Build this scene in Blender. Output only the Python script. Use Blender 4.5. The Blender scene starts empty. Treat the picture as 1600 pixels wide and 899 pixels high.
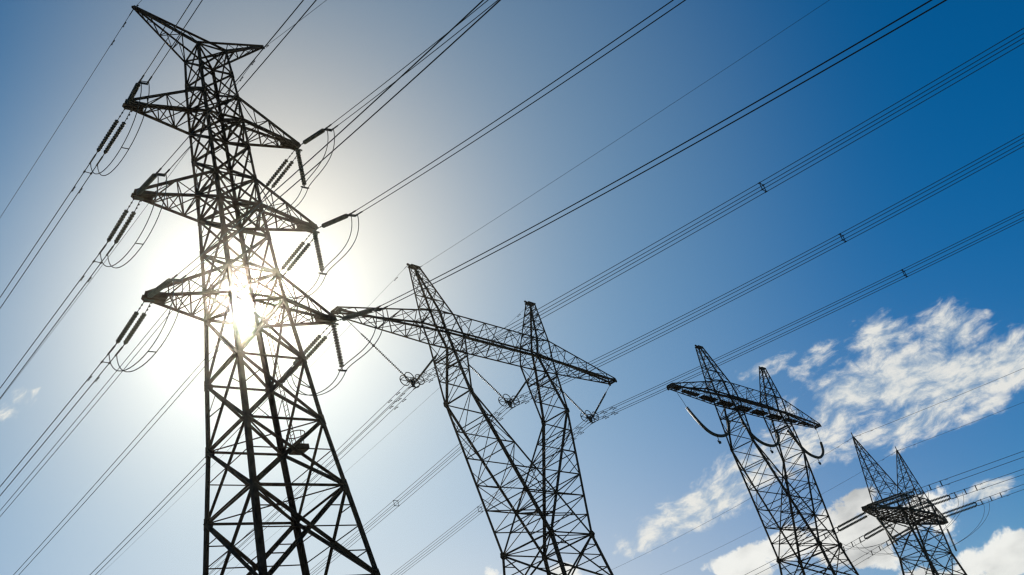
import bpy, math, random
from mathutils import Vector, Matrix
R = math.radians
random.seed(7)
S = bpy.context.scene
C = S.collection

# ------------------------------------------------------------------ camera
PITCH, ROLL, FPX = R(27.796), R(-16.605), 1649.27
cd = bpy.data.cameras.new('camera')
cd.sensor_width = 36.0
cd.lens = 36.0 * FPX / 1600.0
cd.clip_start = 0.1
cd.clip_end = 20000
cam = bpy.data.objects.new('camera', cd)
C.objects.link(cam)
fw = Vector((0, math.cos(PITCH), math.sin(PITCH)))
rt0 = Vector((1, 0, 0)); up0 = Vector((0, -math.sin(PITCH), math.cos(PITCH)))
r_ = math.cos(ROLL) * rt0 + math.sin(ROLL) * up0
u_ = -math.sin(ROLL) * rt0 + math.cos(ROLL) * up0
cam.matrix_world = Matrix(((r_.x, u_.x, -fw.x, 0), (r_.y, u_.y, -fw.y, 0), (r_.z, u_.z, -fw.z, 0), (0, 0, 0, 1)))
S.camera = cam

# ------------------------------------------------------------------ sun
SUN_AZ, SUN_EL = -15.83, 30.23           # azimuth clockwise from +Y
sun_dir = Vector((math.sin(R(SUN_AZ)) * math.cos(R(SUN_EL)), math.cos(R(SUN_AZ)) * math.cos(R(SUN_EL)), math.sin(R(SUN_EL))))
sl = bpy.data.lights.new('sun', 'SUN')
sl.energy = 4.6
sl.angle = R(0.53)
sl.color = (1.0, 0.95, 0.86)
sun = bpy.data.objects.new('sun', sl)
C.objects.link(sun)
sun.rotation_euler = sun_dir.to_track_quat('Z', 'Y').to_euler()
sun.location = (0, 0, 80)

# ------------------------------------------------------------------ exposure / render
S.view_settings.view_transform = 'Standard'
S.view_settings.look = 'None'
S.view_settings.exposure = 0.0
S.view_settings.gamma = 1.0
S.cycles.use_denoising = True
S.cycles.max_bounces = 6
S.cycles.filter_width = 1.35

# ------------------------------------------------------------------ world: sky, sun aureole, clouds
W = bpy.data.worlds.new('World')
S.world = W
W.use_nodes = True
nt = W.node_tree
nt.nodes.clear()
def N(t, **k):
    n = nt.nodes.new(t)
    for a, b in k.items():
        setattr(n, a, b)
    return n
def L(a, b): nt.links.new(a, b)
def put(sock, v):
    if isinstance(v, bpy.types.NodeSocket): L(v, sock)
    else: sock.default_value = v
def M(op, a, b=None, c=None, clamp=False):
    n = N('ShaderNodeMath', operation=op, use_clamp=clamp)
    for i, x in enumerate((a, b, c)):
        if x is not None: put(n.inputs[i], x)
    return n.outputs[0]
def VM(op, a, b=None):
    n = N('ShaderNodeVectorMath', operation=op)
    put(n.inputs[0], a)
    if b is not None: put(n.inputs[1], b)
    return n
def dot(a, v): return VM('DOT_PRODUCT', a, v).outputs['Value']
def scale(col, f):
    n = N('ShaderNodeVectorMath', operation='SCALE')
    put(n.inputs[0], col); put(n.inputs['Scale'], f)
    return n.outputs[0]
def vadd(a, b): return VM('ADD', a, b).outputs[0]
def mixc(f, a, b):
    n = N('ShaderNodeMix', data_type='RGBA')
    put(n.inputs[0], f); put(n.inputs[6], a); put(n.inputs[7], b)
    return n.outputs[2]
def smooth(x, a, b):
    n = N('ShaderNodeMapRange', interpolation_type='SMOOTHSTEP')
    put(n.inputs[0], x); n.inputs[1].default_value = a; n.inputs[2].default_value = b
    return n.outputs[0]
def gauss(x, s): return M('EXPONENT', M('MULTIPLY', M('POWER', M('DIVIDE', x, s), 2.0), -1.0))

co = N('ShaderNodeTexCoord').outputs['Generated']
d = VM('NORMALIZE', co).outputs[0]
sky = N('ShaderNodeTexSky', sky_type='NISHITA', sun_disc=False)
sky.sun_elevation = R(SUN_EL)
sky.sun_rotation = R(SUN_AZ)
sky.air_density = 1.0
sky.dust_density = 0.6
sky.ozone_density = 3.0
sky.altitude = 200
sep = N('ShaderNodeSeparateXYZ'); L(d, sep.inputs[0])
el = M('MULTIPLY', M('ARCSINE', sep.outputs[2]), 57.2958)
th = M('MULTIPLY', M('ARCCOSINE', M('MINIMUM', dot(d, tuple(sun_dir)), 1.0)), 57.2958)
# clear air: the Nishita sky in a deep blue rendering (background strength 0.1 applies to all of it)
base = VM('MULTIPLY', sky.outputs[0], (0.004, 0.357, 0.612)).outputs[0]
# bright aureole of haze round the sun, thinner to its upper left, and the paler air low down beneath it
hd = Vector((sun_dir.x, sun_dir.y, 0)).normalized()
side = M('MULTIPLY', M('ARCTAN2', dot(d, (hd.y, -hd.x, 0)), dot(d, tuple(hd))), 57.2958)
thin = M('MULTIPLY', smooth(side, 5.0, -22.0), smooth(el, 18.0, 44.0))
halo = scale((3.3, 3.6, 3.7), gauss(th, 7.0))
halo = vadd(halo, scale((8.1, 4.1, 0.1), M('MULTIPLY', gauss(th, 12.0), M('SUBTRACT', 1.0, M('MULTIPLY', thin, 0.72)))))
halo = vadd(halo, scale((1.05, 1.0, 0.42), M('MULTIPLY', M('EXPONENT', M('MULTIPLY', M('POWER', M('DIVIDE', th, 28.3), 6.0), -1.0)), M('SUBTRACT', 1.0, thin))))
halo = vadd(halo, scale((60.0, 58.0, 50.0), gauss(th, 0.8)))
low = M('MULTIPLY', gauss(M('MAXIMUM', el, 0.0), 14.0), gauss(side, 25.0))
halo = vadd(halo, scale((11.2, 6.0, 0.9), low))
clear = vadd(base, halo)

# clouds: noise on a plane tangent to the sky dome at azimuth 18, elevation 14
CA, CE = R(18), R(14)
Cc = Vector((math.sin(CA) * math.cos(CE), math.cos(CA) * math.cos(CE), math.sin(CE)))
Ee = Vector((math.cos(CA), -math.sin(CA), 0)); Nn = Ee.cross(Cc)
dc = M('MAXIMUM', dot(d, tuple(Cc)), 0.05)
# axes turned so that x runs along the streaks
TA = R(4)
ax = Ee * math.cos(TA) + Nn * math.sin(TA); ay = -Ee * math.sin(TA) + Nn * math.cos(TA)
cu = M('DIVIDE', dot(d, tuple(ax)), dc); cv = M('DIVIDE', dot(d, tuple(ay)), dc)
comb = N('ShaderNodeCombineXYZ'); L(cu, comb.inputs[0]); L(cv, comb.inputs[1])
uv = comb.outputs[0]
def rot_uv(e, n):        # tangent-plane (east, north) -> streak axes
    return (e * math.cos(TA) + n * math.sin(TA), -e * math.sin(TA) + n * math.cos(TA))
def noise(vec, sc, det, rough, off=(0, 0, 0), st=(1, 1, 1), dist=0.0):
    m = N('ShaderNodeMapping'); L(vec, m.inputs[0])
    m.inputs['Location'].default_value = off; m.inputs['Scale'].default_value = st
    n = N('ShaderNodeTexNoise', noise_dimensions='3D')
    L(m.outputs[0], n.inputs['Vector'])
    n.inputs['Scale'].default_value = sc; n.inputs['Detail'].default_value = det
    n.inputs['Roughness'].default_value = rough; n.inputs['Distortion'].default_value = dist
    return n.outputs[0]
def blob(e, n, a, b, ang, wgt):
    m = N('ShaderNodeMapping', vector_type='TEXTURE'); L(uv, m.inputs[0])
    x, y = rot_uv(e, n)
    m.inputs['Location'].default_value = (x, y, 0)
    m.inputs['Rotation'].default_value = (0, 0, R(ang) - TA)
    m.inputs['Scale'].default_value = (a, b, 1)
    l = VM('LENGTH', m.outputs[0]).outputs['Value']
    return M('MULTIPLY', smooth(l, 1.35, 0.15), wgt)
def union(bl):
    o = blob(*bl[0])
    for q in bl[1:]: o = M('MAXIMUM', o, blob(*q))
    return o
HIGH = [  # broken altocumulus sheet: east, north, half length, half width, tilt, weight
    (0.0120, 0.0781, 0.0459, 0.0338, -2.4, 1.15),
    (0.0630, 0.0621, 0.0475, 0.0381, 6.2, 1.15),
    (0.0176, 0.0385, 0.0981, 0.0528, -12.1, 1.25),
    (-0.0268, 0.0447, 0.0643, 0.0341, -17.2, 1.25),
    (0.0561, 0.0224, 0.0769, 0.0459, -1.5, 1.25),
    (0.0993, 0.0193, 0.0608, 0.0396, 3.8, 1.25),
    (0.0134, 0.0038, 0.0788, 0.0271, 0.9, 1.15),
    (-0.0540, 0.0310, 0.0498, 0.0292, -1.5, 1.05),
    (-0.0941, 0.0161, 0.0784, 0.0365, -1.3, 1.10),
    (-0.0979, 0.0932, 0.0493, 0.0140, 5.5, 0.85),
    (-0.0484, 0.0850, 0.0400, 0.0171, 17.6, 0.90),
    (0.0587, -0.0085, 0.0567, 0.0159, 4.2, 0.95),
    (-0.1962, -0.0009, 0.1118, 0.0314, 5.7, 1.12),
    (-0.2601, -0.0121, 0.0554, 0.0174, 1.1, 0.95),
    (-0.1450, 0.0141, 0.0641, 0.0311, 8.4, 1.15),
    (-0.0441, -0.0005, 0.0491, 0.0166, -1.0, 0.95),
    (-0.0177, -0.0138, 0.0373, 0.0099, -5.9, 0.80),
    (-0.0934, 0.0532, 0.0341, 0.0208, -11.9, 0.90),
    (0.0372, -0.0730, 0.0310, 0.0114, 4.2, 1.25),
    (0.0114, -0.0748, 0.0209, 0.0105, 0.2, 1.00),
    (-0.9193, 0.4065, 0.0327, 0.0195, -10.4, 1.00),
    (-0.9498, 0.3963, 0.0331, 0.0163, -10.2, 0.95),
]
LOWC = [  # cumulus near the horizon
    (-0.1482, -0.0581, 0.0597, 0.0232, -2.0, 1.00),
    (-0.1847, -0.0633, 0.0455, 0.0205, -19.2, 1.00),
    (-0.1020, -0.0567, 0.0388, 0.0246, -4.9, 1.00),
    (-0.0489, -0.0701, 0.0482, 0.0256, -1.8, 1.00),
    (-0.0138, -0.0684, 0.0367, 0.0213, -4.9, 1.00),
    (-0.0840, -0.0896, 0.0475, 0.0220, -19.4, 0.95),
    (0.0126, -0.1320, 0.0757, 0.0253, 1.2, 1.00),
    (0.0482, -0.1250, 0.0504, 0.0299, 5.1, 1.05),
    (-0.0396, -0.1252, 0.0414, 0.0158, -8.8, 1.00),
    (-0.3471, -0.0157, 0.0321, 0.0180, -19.0, 0.85),
    (-0.4185, 0.0116, 0.0203, 0.0136, -19.1, 0.80),
    (-0.0672, -0.0457, 0.0330, 0.0185, -0.3, 1.00),
    (-0.0848, -0.0718, 0.0486, 0.0273, -9.6, 1.05),
    (-0.0083, -0.0935, 0.0203, 0.0216, -19.8, 0.80),
]
warp = N('ShaderNodeTexNoise'); L(uv, warp.inputs['Vector']); warp.inputs['Scale'].default_value = 14; warp.inputs['Detail'].default_value = 3
wv = scale(VM('SUBTRACT', warp.outputs['Color'], (0.5, 0.5, 0.5)).outputs[0], 0.035)
uvw = vadd(uv, wv)
n1 = noise(uvw, 24, 8, 0.6, st=(0.75, 1.25, 1))
n2 = noise(uvw, 70, 7, 0.62, off=(3, 1, 0), st=(0.72, 1.4, 1), dist=0.1)
tex = M('ADD', M('MULTIPLY', M('SUBTRACT', M('ADD', M('MULTIPLY', n1, 0.5), M('MULTIPLY', n2, 0.5)), 0.5), 2.6), 0.5)
dh = smooth(M('ADD', tex, M('MULTIPLY', M('SUBTRACT', union(HIGH), 1.0), 0.85)), 0.12, 0.78)
n3 = M('ADD', M('MULTIPLY', M('SUBTRACT', noise(uvw, 34, 9, 0.6, off=(5, 2, 0)), 0.5), 2.2), 0.5)
dl = smooth(M('ADD', n3, M('MULTIPLY', M('SUBTRACT', union(LOWC), 1.0), 1.15)), 0.0, 0.30)
n4 = noise(uv, 11, 5, 0.5, off=(1.3, 7.1, 0), st=(0.8, 1.3, 1))
lcol = mixc(smooth(n4, 0.34, 0.54), (4.4, 4.5, 4.5, 1), (9.1, 9.1, 8.7, 1))
hcol = mixc(smooth(tex, 0.25, 0.75), (5.0, 5.8, 6.4, 1), (8.9, 8.7, 8.0, 1))
col = mixc(M('MULTIPLY', dh, 0.88), clear, hcol)
col = mixc(M('MULTIPLY', dl, 0.97), col, lcol)
bg = N('ShaderNodeBackground'); L(col, bg.inputs[0])
bg.inputs[1].default_value = 0.1
wo = N('ShaderNodeOutputWorld'); L(bg.outputs[0], wo.inputs[0])

# ------------------------------------------------------------------ materials
def mat(name, c1, c2, rough, metal=0.0, sc=3.0, bump=0.0, spec=0.5):
    m = bpy.data.materials.new(name); m.use_nodes = True
    t = m.node_tree; b = t.nodes['Principled BSDF']
    g = t.nodes.new('ShaderNodeNewGeometry')
    n = t.nodes.new('ShaderNodeTexNoise'); n.inputs['Scale'].default_value = sc; n.inputs['Detail'].default_value = 5
    t.links.new(g.outputs['Position'], n.inputs['Vector'])
    r = t.nodes.new('ShaderNodeValToRGB')
    r.color_ramp.elements[0].position = 0.38; r.color_ramp.elements[0].color = (*c1, 1)
    r.color_ramp.elements[1].position = 0.64; r.color_ramp.elements[1].color = (*c2, 1)
    t.links.new(n.outputs[0], r.inputs[0]); t.links.new(r.outputs[0], b.inputs['Base Color'])
    b.inputs['Roughness'].default_value = rough; b.inputs['Metallic'].default_value = metal
    b.inputs['Specular IOR Level'].default_value = spec
    if bump:
        bp = t.nodes.new('ShaderNodeBump'); bp.inputs['Strength'].default_value = bump
        t.links.new(n.outputs[0], bp.inputs['Height']); t.links.new(bp.outputs[0], b.inputs['Normal'])
    return m
STEEL = mat('weathered_steel', (0.030, 0.012, 0.007), (0.085, 0.048, 0.032), 0.75, 0.0, 1.6, spec=0.04)
STEEL2 = mat('dull_steel', (0.036, 0.018, 0.011), (0.062, 0.036, 0.024), 0.75, 0.0, 2.0, spec=0.05)
GLASS = mat('glazed_porcelain', (0.036, 0.033, 0.022), (0.075, 0.070, 0.050), 0.5, 0.0, 2.0, spec=0.25)
WIRE = mat('aged_aluminium_wire', (0.045, 0.045, 0.048), (0.070, 0.070, 0.074), 0.75, 0.1, 8.0, spec=0.15)
FIT = mat('dark_fittings', (0.030, 0.028, 0.026), (0.055, 0.052, 0.050), 0.7, 0.1, 5.0, spec=0.2)
BOARD = mat('grey_grating', (0.16, 0.155, 0.145), (0.24, 0.23, 0.215), 0.7, 0.1, 4.0)
CONC = mat('concrete', (0.26, 0.25, 0.23), (0.38, 0.37, 0.34), 0.9, 0, 2.5, 0.2)
GRASS = mat('rough_pasture', (0.045, 0.060, 0.022), (0.110, 0.105, 0.045), 0.95, 0, 0.35, 0.4)

# ------------------------------------------------------------------ mesh builder
class MB:
    def __init__(s): s.v = []; s.f = []
    def add(s, vs, fs):
        o = len(s.v); s.v += [tuple(x) for x in vs]; s.f += [tuple(o + i for i in f) for f in fs]
    def prism(s, a, b, prof, e1, e2):
        n = len(prof)
        vs = [a + e1 * x + e2 * y for x, y in prof] + [b + e1 * x + e2 * y for x, y in prof]
        fs = [(i, (i + 1) % n, n + (i + 1) % n, n + i) for i in range(n)]
        fs += [tuple(range(n - 1, -1, -1)), tuple(range(n, 2 * n))]
        s.add(vs, fs)
    def angle(s, a, b, w, ref=(0, 0, 1), t=0.13):
        """rolled steel angle from a to b, heel towards ref"""
        a = Vector(a); b = Vector(b); dd = b - a
        if dd.length < 1e-4: return
        dd.normalize(); ref = Vector(ref)
        m = ref - dd * ref.dot(dd)
        if m.length < 1e-3:
            ref = Vector((1, 0.2, 0)); m = ref - dd * ref.dot(dd)
        m.normalize(); k = dd.cross(m)
        e1 = (-m + k).normalized(); e2 = (-m - k).normalized()
        h = m * (w * 0.42); tw = w * t
        s.prism(a + h, b + h, [(0, 0), (w, 0), (w, tw), (tw, tw), (tw, w), (0, w)], e1, e2)
    def bar(s, a, b, w, h=None, ref=(0, 0, 1)):
        a = Vector(a); b = Vector(b); h = h or w
        dd = (b - a).normalized(); ref = Vector(ref); m = ref - dd * ref.dot(dd)
        if m.length < 1e-3: ref = Vector((1, 0.3, 0)); m = ref - dd * ref.dot(dd)
        m.normalize(); k = dd.cross(m)
        s.prism(a, b, [(-w / 2, -h / 2), (w / 2, -h / 2), (w / 2, h / 2), (-w / 2, h / 2)], k, m)
    def plate(s, c, nrm, r, th=0.02, n=6, rot=0.3):
        c = Vector(c); nrm = Vector(nrm).normalized()
        m = nrm.orthogonal().normalized(); k = nrm.cross(m)
        prof = [(r * math.cos(rot + 6.2832 * i / n), r * math.sin(rot + 6.2832 * i / n)) for i in range(n)]
        s.prism(c - nrm * th / 2, c + nrm * th / 2, prof, m, k)
    def tube(s, pts, r, n=6, closed=False):
        pts = [Vector(p) for p in pts]; N_ = len(pts)
        vs = []
        d0 = (pts[1] - pts[0]).normalized()
        m = d0.orthogonal().normalized()
        for i, p in enumerate(pts):
            if closed: t = (pts[(i + 1) % N_] - pts[i - 1]).normalized()
            else: t = (pts[min(i + 1, N_ - 1)] - pts[max(i - 1, 0)]).normalized()
            m = (m - t * m.dot(t)).normalized(); k = t.cross(m)
            rr = r[i] if isinstance(r, (list, tuple)) else r
            vs += [p + (m * math.cos(6.28319 * j / n) + k * math.sin(6.28319 * j / n)) * rr for j in range(n)]
        fs = []
        for i in range(N_ if closed else N_ - 1):
            a = i * n; b = ((i + 1) % N_) * n
            fs += [(a + j, a + (j + 1) % n, b + (j + 1) % n, b + j) for j in range(n)]
        if not closed:
            fs += [tuple(range(n - 1, -1, -1)), tuple((N_ - 1) * n + j for j in range(n))]
        s.add(vs, fs)
    def discs(s, pts, pitch, r, n=10):
        """cap-and-pin insulator discs threaded along a polyline"""
        pts = [Vector(p) for p in pts]
        seg = [(pts[i + 1] - pts[i]).length for i in range(len(pts) - 1)]
        tot = sum(seg); cnt = max(2, int(tot / pitch)); P = tot / cnt
        prof = [(0.0, 0.30), (0.24, 0.34), (0.36, 1.0), (0.66, 1.0), (0.74, 0.34), (0.999, 0.30)]
        path = []; rad = []
        for q in range(cnt):
            for f, rr in prof:
                x = (q + f) * P; i = 0
                while i < len(seg) - 1 and x > seg[i]: x -= seg[i]; i += 1
                path.append(pts[i].lerp(pts[i + 1], min(1, x / seg[i]))); rad.append(rr * r)
        s.tube(path, rad, n)
    def build(s, name, m, parent=None, smooth_=False):
        me = bpy.data.meshes.new(name); me.from_pydata(s.v, [], s.f); me.validate(); me.update()
        me.materials.append(m)
        if smooth_: me.polygons.foreach_set('use_smooth', [True] * len(me.polygons))
        o = bpy.data.objects.new(name, me); C.objects.link(o)
        if parent: o.parent = parent
        return o
def thing(name, label, cat, loc=(0, 0, 0), rz=0.0, group=None):
    o = bpy.data.objects.new(name, None); C.objects.link(o)
    o.location = loc; o.rotation_euler = (0, 0, rz); o.empty_display_size = 0.5
    o['label'] = label; o['category'] = cat
    if group: o['group'] = group
    return o
def copy_tree(o, parent=None):
    c = o.copy(); C.objects.link(c)
    if parent: c.parent = parent
    for ch in [x for x in bpy.data.objects if x.parent == o]: copy_tree(ch, c)
    return c
V = Vector
def lerp(a, b, t): return a + (b - a) * t
GZ = -1.7

# ------------------------------------------------------------------ ground
g = MB(); nseg = 48
g.add([(0, 0, GZ)] + [(3000 * math.cos(6.28319 * i / nseg), 3000 * math.sin(6.28319 * i / nseg), GZ) for i in range(nseg)],
      [(0, i + 1, (i + 1) % nseg + 1) for i in range(nseg)])
go = g.build('ground', GRASS); go['kind'] = 'structure'

def footings(root, corners):
    for x, y in corners:
        f = MB()
        f.prism(V((x, y, GZ - 0.3)), V((x, y, GZ + 0.45)), [(0.55 * math.cos(6.28319 * i / 16), 0.55 * math.sin(6.28319 * i / 16)) for i in range(16)], V((1, 0, 0)), V((0, 1, 0)))
        f.build('footing', CONC, root)
def panel(mb, a0, a1, b0, b1, w, nrm, wh=None, kind='X', red=0.0, gus=0.0):
    """brace the quad a0-a1 / b0-b1 (0 = upper level, 1 = lower level)"""
    a0, a1, b0, b1 = map(V, (a0, a1, b0, b1)); nrm = V(nrm)
    o = nrm.normalized() * w * 0.6
    if 'X' in kind or '/' in kind: mb.angle(a0 + o, b1 + o, w, nrm)
    if 'X' in kind or 'B' in kind: mb.angle(b0 - o * 0.4, a1 - o * 0.4, w, -nrm)
    if wh: mb.angle(a1, b1, wh, nrm)
    if gus:
        mb.plate(a1 + (b1 - a1).normalized() * gus * 0.95, nrm, gus, 0.02, 5, 0.2)
        mb.plate(b1 + (a1 - b1).normalized() * gus * 0.95, nrm, gus, 0.02, 5, 0.2)
    if red:
        # light struts halving the legs and the outer quarters of the diagonals
        wa, wb = (a0 - b0).length, (a1 - b1).length
        t = wa / (wa + wb); x = lerp(a0, b1, t)
        for s0, s1 in ((a0, a1), (b0, b1)):
            m_ = lerp(s0, s1, t); mb.angle(m_, x, red, nrm)
            q0 = lerp(s0, x, 0.5); q1 = lerp(s1, x, 0.5)
            if (a0 - a1).length > 4.5 or red > .055: mb.angle(lerp(s0, s1, t * 0.5), q0, red, nrm); mb.angle(lerp(s0, s1, (1 + t) * 0.5), q1, red, nrm)
            if (a0 - a1).length > 6: mb.angle(m_, q0, red, nrm); mb.angle(m_, q1, red, nrm)

# ------------------------------------------------------------------ double-circuit tower
T1P, T1Y = V((-14.880, 51.593, 0)), 0.81976
T1LV = [(50.0, .977), (47.9, 1.085), (45.963, 1.165), (44.092, 1.21), (41.9, 1.262), (39.389, 1.31), (37.469, 1.337), (35.1, 1.44), (32.52, 1.55),
        (30.710, 1.631), (26.70, 1.95), (22.853, 2.227), (18.992, 2.621), (14.0, 3.13), (7.6, 3.78), (GZ, 4.73)]
def w1(z):
    for (za, wa), (zb, wb) in zip(T1LV, T1LV[1:]):
        if z >= zb: return wb + (wa - wb) * (z - zb) / (za - zb)
    return T1LV[-1][1]
T1A = {0: (4.548, 52.546), 1: (5.697, 44.092, 45.963), 2: (5.741, 37.469, 39.389), 3: (5.760, 30.710, 32.520)}
def tower_one():
    root = thing('lattice_tower', 'tallest and nearest lattice tower, three arms each side, the sun shining through its body', 'pylon', T1P + V((0, 0, 0)), T1Y)
    CN = [(-1, -1), (1, -1), (1, 1), (-1, 1)]
    def P(c, z): return V((c[0] * w1(z), c[1] * w1(z), z))
    for c in CN:
        m = MB()
        for (za, wa), (zb, wb) in zip(T1LV, T1LV[1:]):
            w = 0.17 if za > 40 else 0.215 if za > 31 else 0.26 if za > 19.5 else 0.30
            m.angle(P(c, za + (0.1 if za == 50 else 0.0)), P(c, zb - 0.0), w, (c[0], c[1], 0), 0.12)
            m.bar(P(c, zb + .3) + V((-c[0] * .04, c[1] * .06, 0)), P(c, zb - .3) + V((-c[0] * .04, c[1] * .06, 0)), w * 1.15, .03, (0, 1, 0))
        m.build('leg', STEEL, root)
    m = MB()
    for i, ((za, wa), (zb, wb)) in enumerate(zip(T1LV, T1LV[1:])):
        for k in range(4):
            a, b = CN[k], CN[(k + 1) % 4]
            n = V((a[0] + b[0], a[1] + b[1], 0))
            w = 0.105 if za > 46 else 0.135 if za > 31 else 0.155 if za > 19.5 else 0.18
            panel(m, P(a, za), P(a, zb), P(b, za), P(b, zb), w, n, w * 0.72, 'X', 0.05 if za < 23 else 0.0, 0.17 if za > 31 else 0.21)
            if za < 15: pass
            if za == 50.0: m.angle(P(a, za), P(b, za), 0.12, n)
            if 19.5 < za < 49 and i % 2 == 0:
                mid = (P(a, zb) + P(b, zb)) / 2; q = lerp(P(a, za), P(b, zb), .25)
                m.angle(lerp(P(a, za), P(a, zb), .5), q, 0.045, n)
                m.angle(lerp(P(b, za), P(b, zb), .5), lerp(P(b, za), P(a, zb), .25), 0.045, n)
    for z in (50.0, 44.092, 45.963, 37.469, 39.389, 30.710, 32.52, 22.853, 18.992, 14.0):      # plan bracing
        w = 0.09 if z > 31 else 0.075
        m.angle(P(CN[0], z), P(CN[2], z), w); m.angle(P(CN[1], z) + V((0, 0, .03)), P(CN[3], z) + V((0, 0, .03)), w)
        if z in (44.092, 37.469, 30.710):
            for k in range(4):
                a, b = CN[k], CN[(k + 1) % 4]
                m.angle(P(a, z) + V((0, 0, .05)), P(b, z) + V((0, 0, .05)), 0.15, (a[0] + b[0], a[1] + b[1], 0))
    m.build('body_bracing', STEEL, root)
    for sx in (-1, 1):
        for lv in (1, 2, 3):
            a, zl, zu = T1A[lv]; tip = V((sx * a, 0, zl))
            m = MB(); l = MB(); ns = 4
            for sy in (-1, 1):
                ty = V((0, sy * 0.16, 0))
                lo0 = V((sx * w1(zl), sy * w1(zl), zl)); up0_ = V((sx * w1(zu), sy * w1(zu), zu))
                tl = tip + ty; tu = tip + ty + V((0, 0, 0.22))
                m.angle(lo0, tl, 0.21 if sy > 0 else (.13 if sx < 0 else .17), (0, sy, -1)); m.angle(up0_, tu, 0.20 if sy < 0 else .13, (0, sy, 1))
                lo = [lerp(lo0, tl, i / ns) for i in range(ns + 1)]; up = [lerp(up0_, tu, (i) / ns) for i in range(ns + 1)]
                for i in range(ns):
                    l.angle(lo[i], up[i + 1], 0.06, (0, sy, 0)) if i % 2 else l.angle(up[i], lo[i + 1], 0.06, (0, sy, 0))
                    if 0 < i: l.angle(lo[i], up[i], 0.055, (0, sy, 0))
            # bottom plane and top plane
            bl = [[lerp(V((sx * w1(zl), sy * w1(zl), zl)), tip + V((0, sy * .16, 0)), i / ns) for i in range(ns + 1)] for sy in (-1, 1)]
            tl_ = [[lerp(V((sx * w1(zu), sy * w1(zu), zu)), tip + V((0, sy * .16, .22)), i / ns) for i in range(ns + 1)] for sy in (-1, 1)]
            for i in range(ns):
                l.angle(bl[0][i], bl[1][i + 1], 0.07); l.angle(bl[1][i] + V((0, 0, .02)), bl[0][i + 1] + V((0, 0, .02)), 0.07)
                if i: l.angle(bl[0][i], bl[1][i], 0.06)
                if i < 3: l.angle(tl_[i % 2][i], tl_[1 - i % 2][i + 1], 0.05)
            # tip plates
            for sy in (-1, 1):
                m.prism(tip + V((0, sy * .20 - .012, 0)), tip + V((0, sy * .20 + .012, 0)),
                        [(-sx * 1.15, 0.34), (sx * .12, 0.26), (sx * .22, -.02), (sx * .05, -.2), (-sx * 1.05, -.10)], V((1, 0, 0)), V((0, 0, 1)))
            m.prism(tip + V((0, 0, -.03)), tip + V((0, 0, -.005)), [(-sx * 1.0, -.36), (sx * .2, -.2), (sx * .2, .2), (-sx * 1.0, .36)], V((1, 0, 0)), V((0, 1, 0)))
            o = m.build('crossarm', STEEL, root); l.build('lacing', STEEL, o)
        a, zt = T1A[0]; tip = V((sx * a, 0, zt)); m = MB(); l = MB(); ns = 4
        ch = [[lerp(V((sx * .977, sy * .977, 50.0)), tip + V((0, sy * .05, 0)), i / ns) for i in range(ns + 1)] for sy in (-1, 1)]
        for sy in (0, 1): m.angle(ch[sy][0], ch[sy][-1], 0.15, (0, sy * 2 - 1, -1))
        top0 = V((-sx * .977, -.977, 50.1)); top1 = V((-sx * .977, .977, 50.1))
        m.angle(top0, tip + V((0, -.03, .12)), 0.15, (0, 0, 1)); m.angle(top1, tip + V((0, .03, .12)), 0.11, (0, 0, 1))
        for i in range(ns):
            l.angle(ch[0][i], ch[1][i + 1], 0.055) if i % 2 else l.angle(ch[1][i], ch[0][i + 1], 0.055)
            if i: l.angle(ch[0][i], ch[1][i], 0.05)
            for sy, t_ in ((0, top0), (1, top1)):
                q = lerp(t_, tip, 0.36 + 0.64 * (i + .5) / ns)
                l.angle(ch[sy][i], q, 0.045, (0, 1, 0)); l.angle(q, ch[sy][i + 1], 0.045, (0, 1, 0))
        m.plate(tip + V((0, 0, -.02)), (0, 1, 0), 0.16, 0.05)
        o = m.build('earth_wire_peak', STEEL, root); l.build('lacing', STEEL, o)
    # climbing ladder and rest platform on the right-hand face
    m = MB(); y0 = 1.0
    for dy in (-.18, .18): m.bar((w1(36) + .1, y0 + dy, 36), (w1(23) + .1, y0 + dy, 23), .035)
    for i in range(43):
        z = 23.2 + i * .3; m.bar((w1(z) + .1, y0 - .18, z), (w1(z) + .1, y0 + .18, z), .022)
    m.build('climbing_ladder', STEEL, root)
    m = MB(); xo = w1(22.9)
    m.prism(V((xo + .05, 1.1, 22.55)), V((xo + .05, 1.1, 22.85)), [(-.05, -.45), (.75, -.45), (.75, .45), (-.05, .45)], V((1, 0, 0)), V((0, 1, 0)))
    p = m.build('rest_platform', STEEL, root)
    m = MB()
    m.tube([(xo + .35 + .5 * math.cos(t * .3927), 1.1 + .55 * math.sin(t * .3927), 23.6) for t in range(16)], .03, 6, True)
    for t in range(0, 16, 4): m.bar((xo + .35 + .5 * math.cos(t * .3927), 1.1 + .55 * math.sin(t * .3927), 23.6), (xo + .35 + .38 * math.cos(t * .3927), 1.1 + .42 * math.sin(t * .3927), 22.8), .03)
    m.build('guard_rail', STEEL, p)
    footings(root, [(c[0] * w1(GZ), c[1] * w1(GZ)) for c in CN])
    return root
tower_one()

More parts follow.
